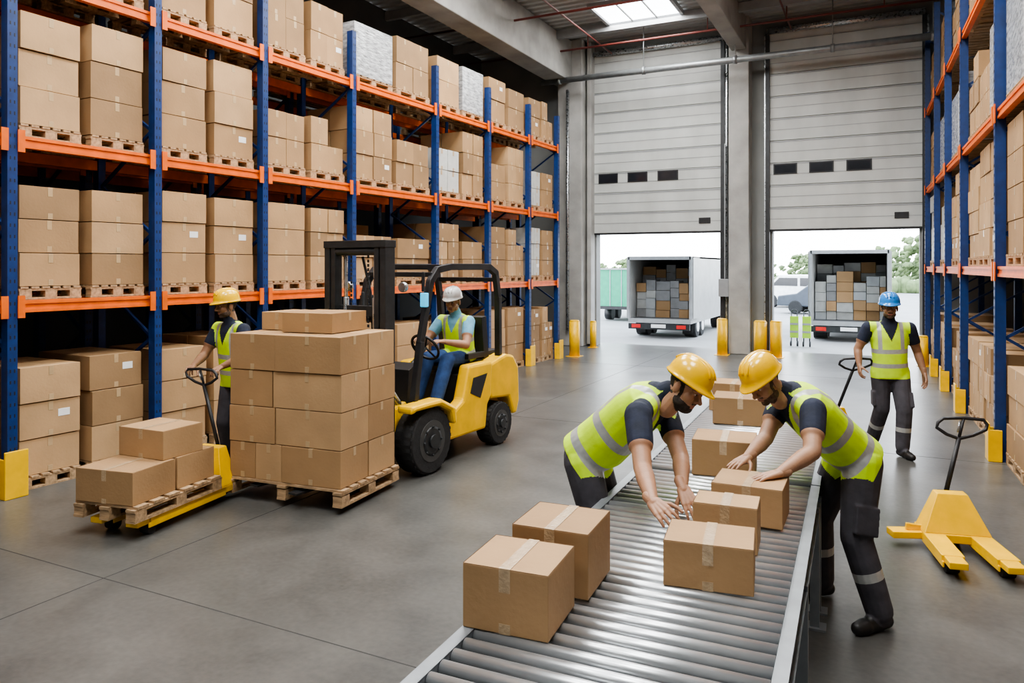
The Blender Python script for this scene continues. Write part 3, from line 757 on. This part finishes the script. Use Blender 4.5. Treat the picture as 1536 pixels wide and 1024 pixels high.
def person(name,J,hat,skin,pants=None,shirt=None,T=None,bands=True,sleeve=.6,beard=2,clip=True,belly=0.0,hs=1.0,hem=-.17,leg=1.0,vox=.0085):
    pants=pants or PANT; shirt=shirt or NAVY
    tp=lambda k: (T@Vector(J[k])) if T is not None else Vector(J[k])
    td=lambda v: (T.to_3x3()@Vector(v)) if T is not None else Vector(v)
    pel,neck,hc=tp('pel'),tp('neck'),tp('head'); sR,sL,eR,eL,wR,wL=[tp(k) for k in('sR','sL','eR','eL','wR','wL')]
    kR,kL,aR,aL=[tp(k) for k in('kR','kL','aR','aL')]
    up=(neck-pel); Ls=up.length; up.normalize(); rt=sR-sL; rt=(rt-up*rt.dot(up)).normalized(); fr=up.cross(rt)
    hr=td(J['hipdir']).normalized() if 'hipdir' in J else Vector((rt.x,rt.y,0)).normalized()
    hR,hL=pel+hr*.092-Vector((0,0,.03)),pel-hr*.092-Vector((0,0,.03))
    org=Vector((pel.x,pel.y,0)); root=empty(name,Matrix.Translation(org))
    m=MB(); secs=[(hem,.184,.142,0),(max(hem+.05,0),.182,.142,0),(.2,.175,.138+belly,.005+belly*.5),(.45,.182,.138+belly*.5,-.0),(.7,.196,.138,-.012),(.85,.188,.120,-.016),(.95,.125,.088,-.012),(1.02,.07,.064,-.005)]
    m.sect([(pel+up*(t*Ls)+fr*o_,rt,fr,w,d) for t,w,d,o_ in secs],seg=28)
    m.ell(pel-Vector((0,0,.02)),(.172*leg,.13*leg,.13),Matrix((hr,Vector((0,0,1)).cross(hr),Vector((0,0,1)))).transposed())
    segs=[]; planes=[]; AU=.198
    for t in (hem,.06,.15,.36,.45): planes.append((pel+up*(t*Ls),up))
    for u in (.09,.13,AU): planes.append((pel+rt*u,rt)); planes.append((pel-rt*u,rt))
    for s_,e_,w_,sg,tg in ((sR,eR,wR,1,'R'),(sL,eL,wL,-1,'L')):
        nb=neck-up*.06+rt*sg*.05
        m.capsule(nb,s_,.062,.068); segs.append(('sh',nb,s_,.062,.066))
        m.capsule(s_,e_,.057,.046); m.capsule(s_,s_.lerp(e_,sleeve-.05),.073,.066)
        segs.append(('ua',s_,e_,.065,.046)); planes.append((s_.lerp(e_,sleeve),(e_-s_).normalized())); planes.append((s_.lerp(e_,.1),(e_-s_).normalized()))
        mid=e_.lerp(w_,.3); m.capsule(e_,mid,.044,.046); m.capsule(mid,w_,.046,.027); segs.append(('fa',e_,w_,.045,.028))
    q=leg
    for h_,k_,a_,key,sg in ((hR,kR,aR,'tR',1),(hL,kL,aL,'tL',-1)):
        td_=td(J[key]).normalized(); sh=(a_-k_).normalized(); e2=a_-sh*.02
        m.capsule(h_,k_,.108*q,.083*q); m.capsule(k_,k_.lerp(e2,.45),.082*q,.079*q); m.capsule(k_.lerp(e2,.45),e2,.079*q,.072*q)
        if bands:
            pc=h_.lerp(k_,.72)+hr*sg*.083*q; zz=(k_-h_).normalized(); xx=(hr*sg-zz*zz.dot(hr*sg)).normalized(); yy=zz.cross(xx)
            m.box(pc,(.03,.14,.16),0,Matrix((xx,yy,zz)).transposed())
            for t in (.42,.54): planes.append((k_.lerp(a_,t),sh))
        segs.append(('th',h_,k_,.108*q,.08*q)); segs.append(('ca',k_,a_,.08*q,.072*q))
        dn=Vector((0,0,-1)) if abs(td_.z)<.5 else sh
        heel=a_-td_*.045+dn*.045; ball=a_+td_*.115+dn*.052; toe=a_+td_*.165+dn*.054
        m.capsule(a_,heel,.046,.042); m.capsule(heel,ball,.042,.042); m.capsule(ball,toe,.048,.038); m.capsule(a_,ball,.044,.036)
        segs.append(('ft',heel,toe,.045,.04)); segs.append(('ft',a_,heel,.045,.045))
    hup=(hc-neck).normalized(); ne=neck.lerp(hc,.62); m.capsule(neck-up*.03,ne,.063,.053); segs.append(('ne',neck,ne,.06,.053))
    m.capsule(neck-up*.05,neck+hup*.035,.078,.064)
    me=remesh(m,vox,3 if vox>.007 else 5,'body',planes)
    C=cents(me); n=len(C)
    def sd(tag,a,b,ra,rb):
        a_=np.array(a); ab=np.array(b)-a_; t=np.clip(((C-a_)@ab)/max(ab@ab,1e-9),0,1); q=C-(a_+t[:,None]*ab); return np.linalg.norm(q,axis=1)-(ra+(rb-ra)*t),t
    rel=C-np.array(pel); tt=rel@np.array(up)/Ls; uu=rel@np.array(rt); vv=rel@np.array(fr)
    er=np.sqrt((uu/.184)**2+(vv/.140)**2)
    dt=(er-1)*.14+np.maximum(0,tt-.98)*Ls+np.maximum(0,hem-.005-tt)*Ls*2.0
    best=dt.copy(); tag=np.full(n,0); par=tt.copy(); names={'sh':1,'ua':2,'fa':3,'th':4,'ca':5,'ft':6,'ne':7}
    for sgm in segs:
        d_,t_=sd(*sgm); 
        if sgm[0] in('th',): d_=d_+.012
        w=d_<best; best[w]=d_[w]; tag[w]=names[sgm[0]]; par[w]=t_[w]
    idx=np.zeros(n); au=np.abs(uu)
    body=(tag==0)|(tag==1)|((tag==2)&(par<.1)&(au<AU)&(tt>.4)&(tt<1.1)); 
    legs=((tag==4)|(tag==0))&(tt>hem)&(er<1.35)&(tt<.6)
    body|=legs
    idx[:]=4; idx[tag==2]=2; idx[(tag==2)&(par>sleeve)]=3; idx[tag==3]=3; idx[tag==4]=4; idx[tag==5]=4; idx[tag==6]=5; idx[tag==7]=3
    idx[(tag==7)&(par<.1)]=2
    idx[body]=0
    idx[body&(au>AU)&(tt>.6)]=2
    idx[body&(vv>0)&(tt>.62)&(au<(tt-.62)*.24)]=2
    idx[body&(au<.068)&(tt>.97)]=2
    idx[(tag==0)&(tt<hem)]=4
    st=(body&(idx==0))&(((tt>.06)&(tt<.15))|((tt>.36)&(tt<.45))|((au>.09)&(au<.13)&(tt>.45)))
    idx[st]=1
    if bands: idx[(tag==5)&(par>.42)&(par<.54)]=1
    nv=len(me.vertices); co=np.empty(nv*3); me.vertices.foreach_get('co',co); co=co.reshape(-1,3)
    cloth=np.zeros(nv); 
    lv=np.zeros(len(me.loops),dtype=np.int32); me.loops.foreach_get('vertex_index',lv)
    lt=np.zeros(n,dtype=np.int32); me.polygons.foreach_get('loop_total',lt)
    li=np.repeat(idx,lt)
    amp={0:.012,1:.012,2:.007,4:.018,3:0,5:0}
    cloth[lv]=np.vectorize(amp.get)(li)
    nr=np.empty(nv*3); me.vertices.foreach_get('normal',nr); nr=nr.reshape(-1,3)
    for i in range(nv):
        if cloth[i]>0:
            p=Vector(co[i]); k=noise.noise(Vector((p.x*8,p.y*8,p.z*19)))+.4*noise.noise(p*24)
            co[i]+=nr[i]*cloth[i]*k
    if clip: co[:,2]=np.maximum(co[:,2],.0015)
    co-=np.array(org); me.vertices.foreach_set('co',co.ravel())
    setmats(me,[VEST,REFL,shirt,skin,pants,BOOT],idx)
    o=bpy.data.objects.new('body',me); COL.objects.link(o); o.parent=root
    head(root,org,hc,td(J['face']),td(J.get('hup',(0,0,1))),skin,hat,beard,hs)
    for sd_,w_,th in (('R',wR,-1),('L',wL,1)):
        dd,bk,cu,tc=J['h'+sd_]; hand(root,org,w_,td(dd),td(bk),th,cu,'hand_right' if sd_=='R' else 'hand_left',skin,tc=tc)
    return root

person('warehouse_worker',dict(
 pel=(.43,4.30,.985),neck=(.825,4.08,1.36),head=(.93,3.98,1.405),face=(.60,-.64,-.42),hup=(.40,-.1,.85),
 sR=(.655,3.88,1.28),sL=(.865,4.26,1.25),eR=(.635,3.63,1.07),eL=(.90,3.98,1.03),wR=(.635,3.37,.99),wL=(.85,3.72,.95),
 hipdir=(-.35,-.93,0),kR=(.50,4.12,.52),kL=(.60,4.42,.52),aR=(.34,4.16,.09),aL=(.44,4.53,.09),tR=(.9,-.3,0),tL=(.95,-.2,0),
 hR=((.32,-.88,-.22),(-.45,-.25,.85),.36,.1),hL=((.2,-.72,-.55),(-.3,-.1,.9),.3,.1)),HATY,SK1,belly=.015,hem=-.04,beard=2,vox=.0062)
person('warehouse_worker',dict(
 pel=(2.03,4.44,.945),neck=(1.585,4.33,1.32),head=(1.44,4.27,1.39),face=(-.70,-.42,-.48),hup=(-.45,-.1,.85),
 sL=(1.665,4.13,1.255),sR=(1.64,4.52,1.27),eL=(1.58,3.93,1.075),eR=(1.47,4.33,1.055),wL=(1.37,3.82,.995),wR=(1.30,4.12,1.0),
 hipdir=(-.1,1,0),kL=(1.97,4.27,.5),kR=(1.90,4.63,.5),aL=(2.08,4.22,.09),aR=(1.93,4.66,.09),tL=(-.90,-.36,0),tR=(-.98,-.12,0),
 hL=((-.95,-.25,-.12),(-.1,.05,1),.12,0),hR=((-.75,-.6,-.15),(-.1,.05,1),.12,0)),HATY,SK2,beard=1,hem=-.07,leg=1.06,vox=.0062)
person('warehouse_worker',dict(
 pel=(-2.75,7.49,.97),neck=(-2.79,7.41,1.50),head=(-2.82,7.37,1.665),face=(-.70,-.68,-.10),hup=(0,0,1),
 sR=(-2.945,7.50,1.43),sL=(-2.625,7.29,1.43),eR=(-3.06,7.42,1.17),eL=(-2.57,7.14,1.19),wR=(-3.06,7.17,1.10),wL=(-2.76,7.08,1.10),
 hipdir=(-.83,.55,0),kR=(-2.87,7.46,.5),kL=(-2.70,7.36,.5),aR=(-2.84,7.56,.09),aL=(-2.64,7.42,.09),tR=(-.6,-.8,0),tL=(-.5,-.85,0),
 hR=((.05,-.95,-.15),(0,.1,1),.75,.5),hL=((-.15,-.9,-.15),(0,.1,1),.75,.5)),HATY,SK3,bands=False,beard=1)
person('warehouse_worker',dict(
 pel=(4.15,8.2,.93),neck=(4.12,8.17,1.45),head=(4.105,8.12,1.605),face=(-.35,-.92,-.04),hup=(0,0,1),
 sR=(3.925,8.22,1.38),sL=(4.315,8.11,1.38),eR=(3.82,8.25,1.14),eL=(4.43,8.16,1.12),wR=(3.80,8.17,.98),wL=(4.45,8.06,.90),
 hipdir=(-.95,.3,0),kR=(4.07,8.22,.49),kL=(4.23,8.05,.49),aR=(4.09,8.48,.09),aL=(4.21,8.05,.09),tR=(-.15,-.98,0),tL=(.1,-.99,0),
 hR=((-.1,-.35,-.9),(-.95,.1,0),.5,.4),hL=((0,-.2,-.97),(.98,.1,.1),.3,.1)),HATB,SK3,beard=1)
person('forklift_driver',dict(
 pel=(-.10,-1.16,1.03),neck=(-.10,-1.07,1.50),head=(-.10,-1.0,1.655),face=(-.25,.95,-.15),hup=(0,.05,1),
 sR=(.09,-1.05,1.43),sL=(-.29,-1.05,1.43),eR=(.15,-.83,1.2),eL=(-.38,-.86,1.19),wR=(.07,-.62,1.26),wL=(-.24,-.63,1.24),
 hipdir=(1,0,0),kR=(.04,-.72,1.03),kL=(-.24,-.70,1.03),aR=(.04,-.52,.62),aL=(-.24,-.5,.62),tR=(0,.97,-.2),tL=(0,.97,-.2),
 hR=((-.2,.85,.1),(.2,-.1,.95),.7,.5),hL=((.2,.85,.1),(-.2,-.1,.95),.7,.5)),HATW,SK1,pants=JEAN,shirt=LBLUE,T=FK,bands=False,clip=False,beard=0,hem=-.08)

# ------------------------------------------------------------------ world, camera
w=bpy.data.worlds.new('overcast'); bpy.context.scene.world=w; w.use_nodes=True; nt=w.node_tree
bg=nt.nodes['Background']; bg.inputs['Strength'].default_value=9.5
tc=nt.nodes.new('ShaderNodeTexCoord'); sp=nt.nodes.new('ShaderNodeSeparateXYZ'); nt.links.new(tc.outputs['Generated'],sp.inputs[0])
cr=nt.nodes.new('ShaderNodeValToRGB'); cr.color_ramp.elements[0].position=0; cr.color_ramp.elements[0].color=(.93,.95,.97,1); cr.color_ramp.elements[1].position=.6; cr.color_ramp.elements[1].color=(.72,.82,.95,1)
nt.links.new(sp.outputs['Z'],cr.inputs[0]); nt.links.new(cr.outputs[0],bg.inputs['Color'])
cd=bpy.data.cameras.new('camera'); cam=bpy.data.objects.new('camera',cd); COL.objects.link(cam)
cd.sensor_width=36; cd.lens=1120/1536*36; cd.shift_y=-112/1536; cd.clip_end=300
cam.matrix_basis=Matrix.Translation((0,0,2.05))@Matrix.Rotation(math.pi/2,4,'X')
RZ=Matrix.Rotation(A,4,'Z')
for o in list(bpy.data.objects):
    if o.parent is None and o.name not in ROOM: o.matrix_basis=RZ@o.matrix_basis
bpy.context.scene.camera=cam
try:
    bpy.context.scene.view_settings.look='AgX - Medium High Contrast'
except Exception as ex: print(ex)
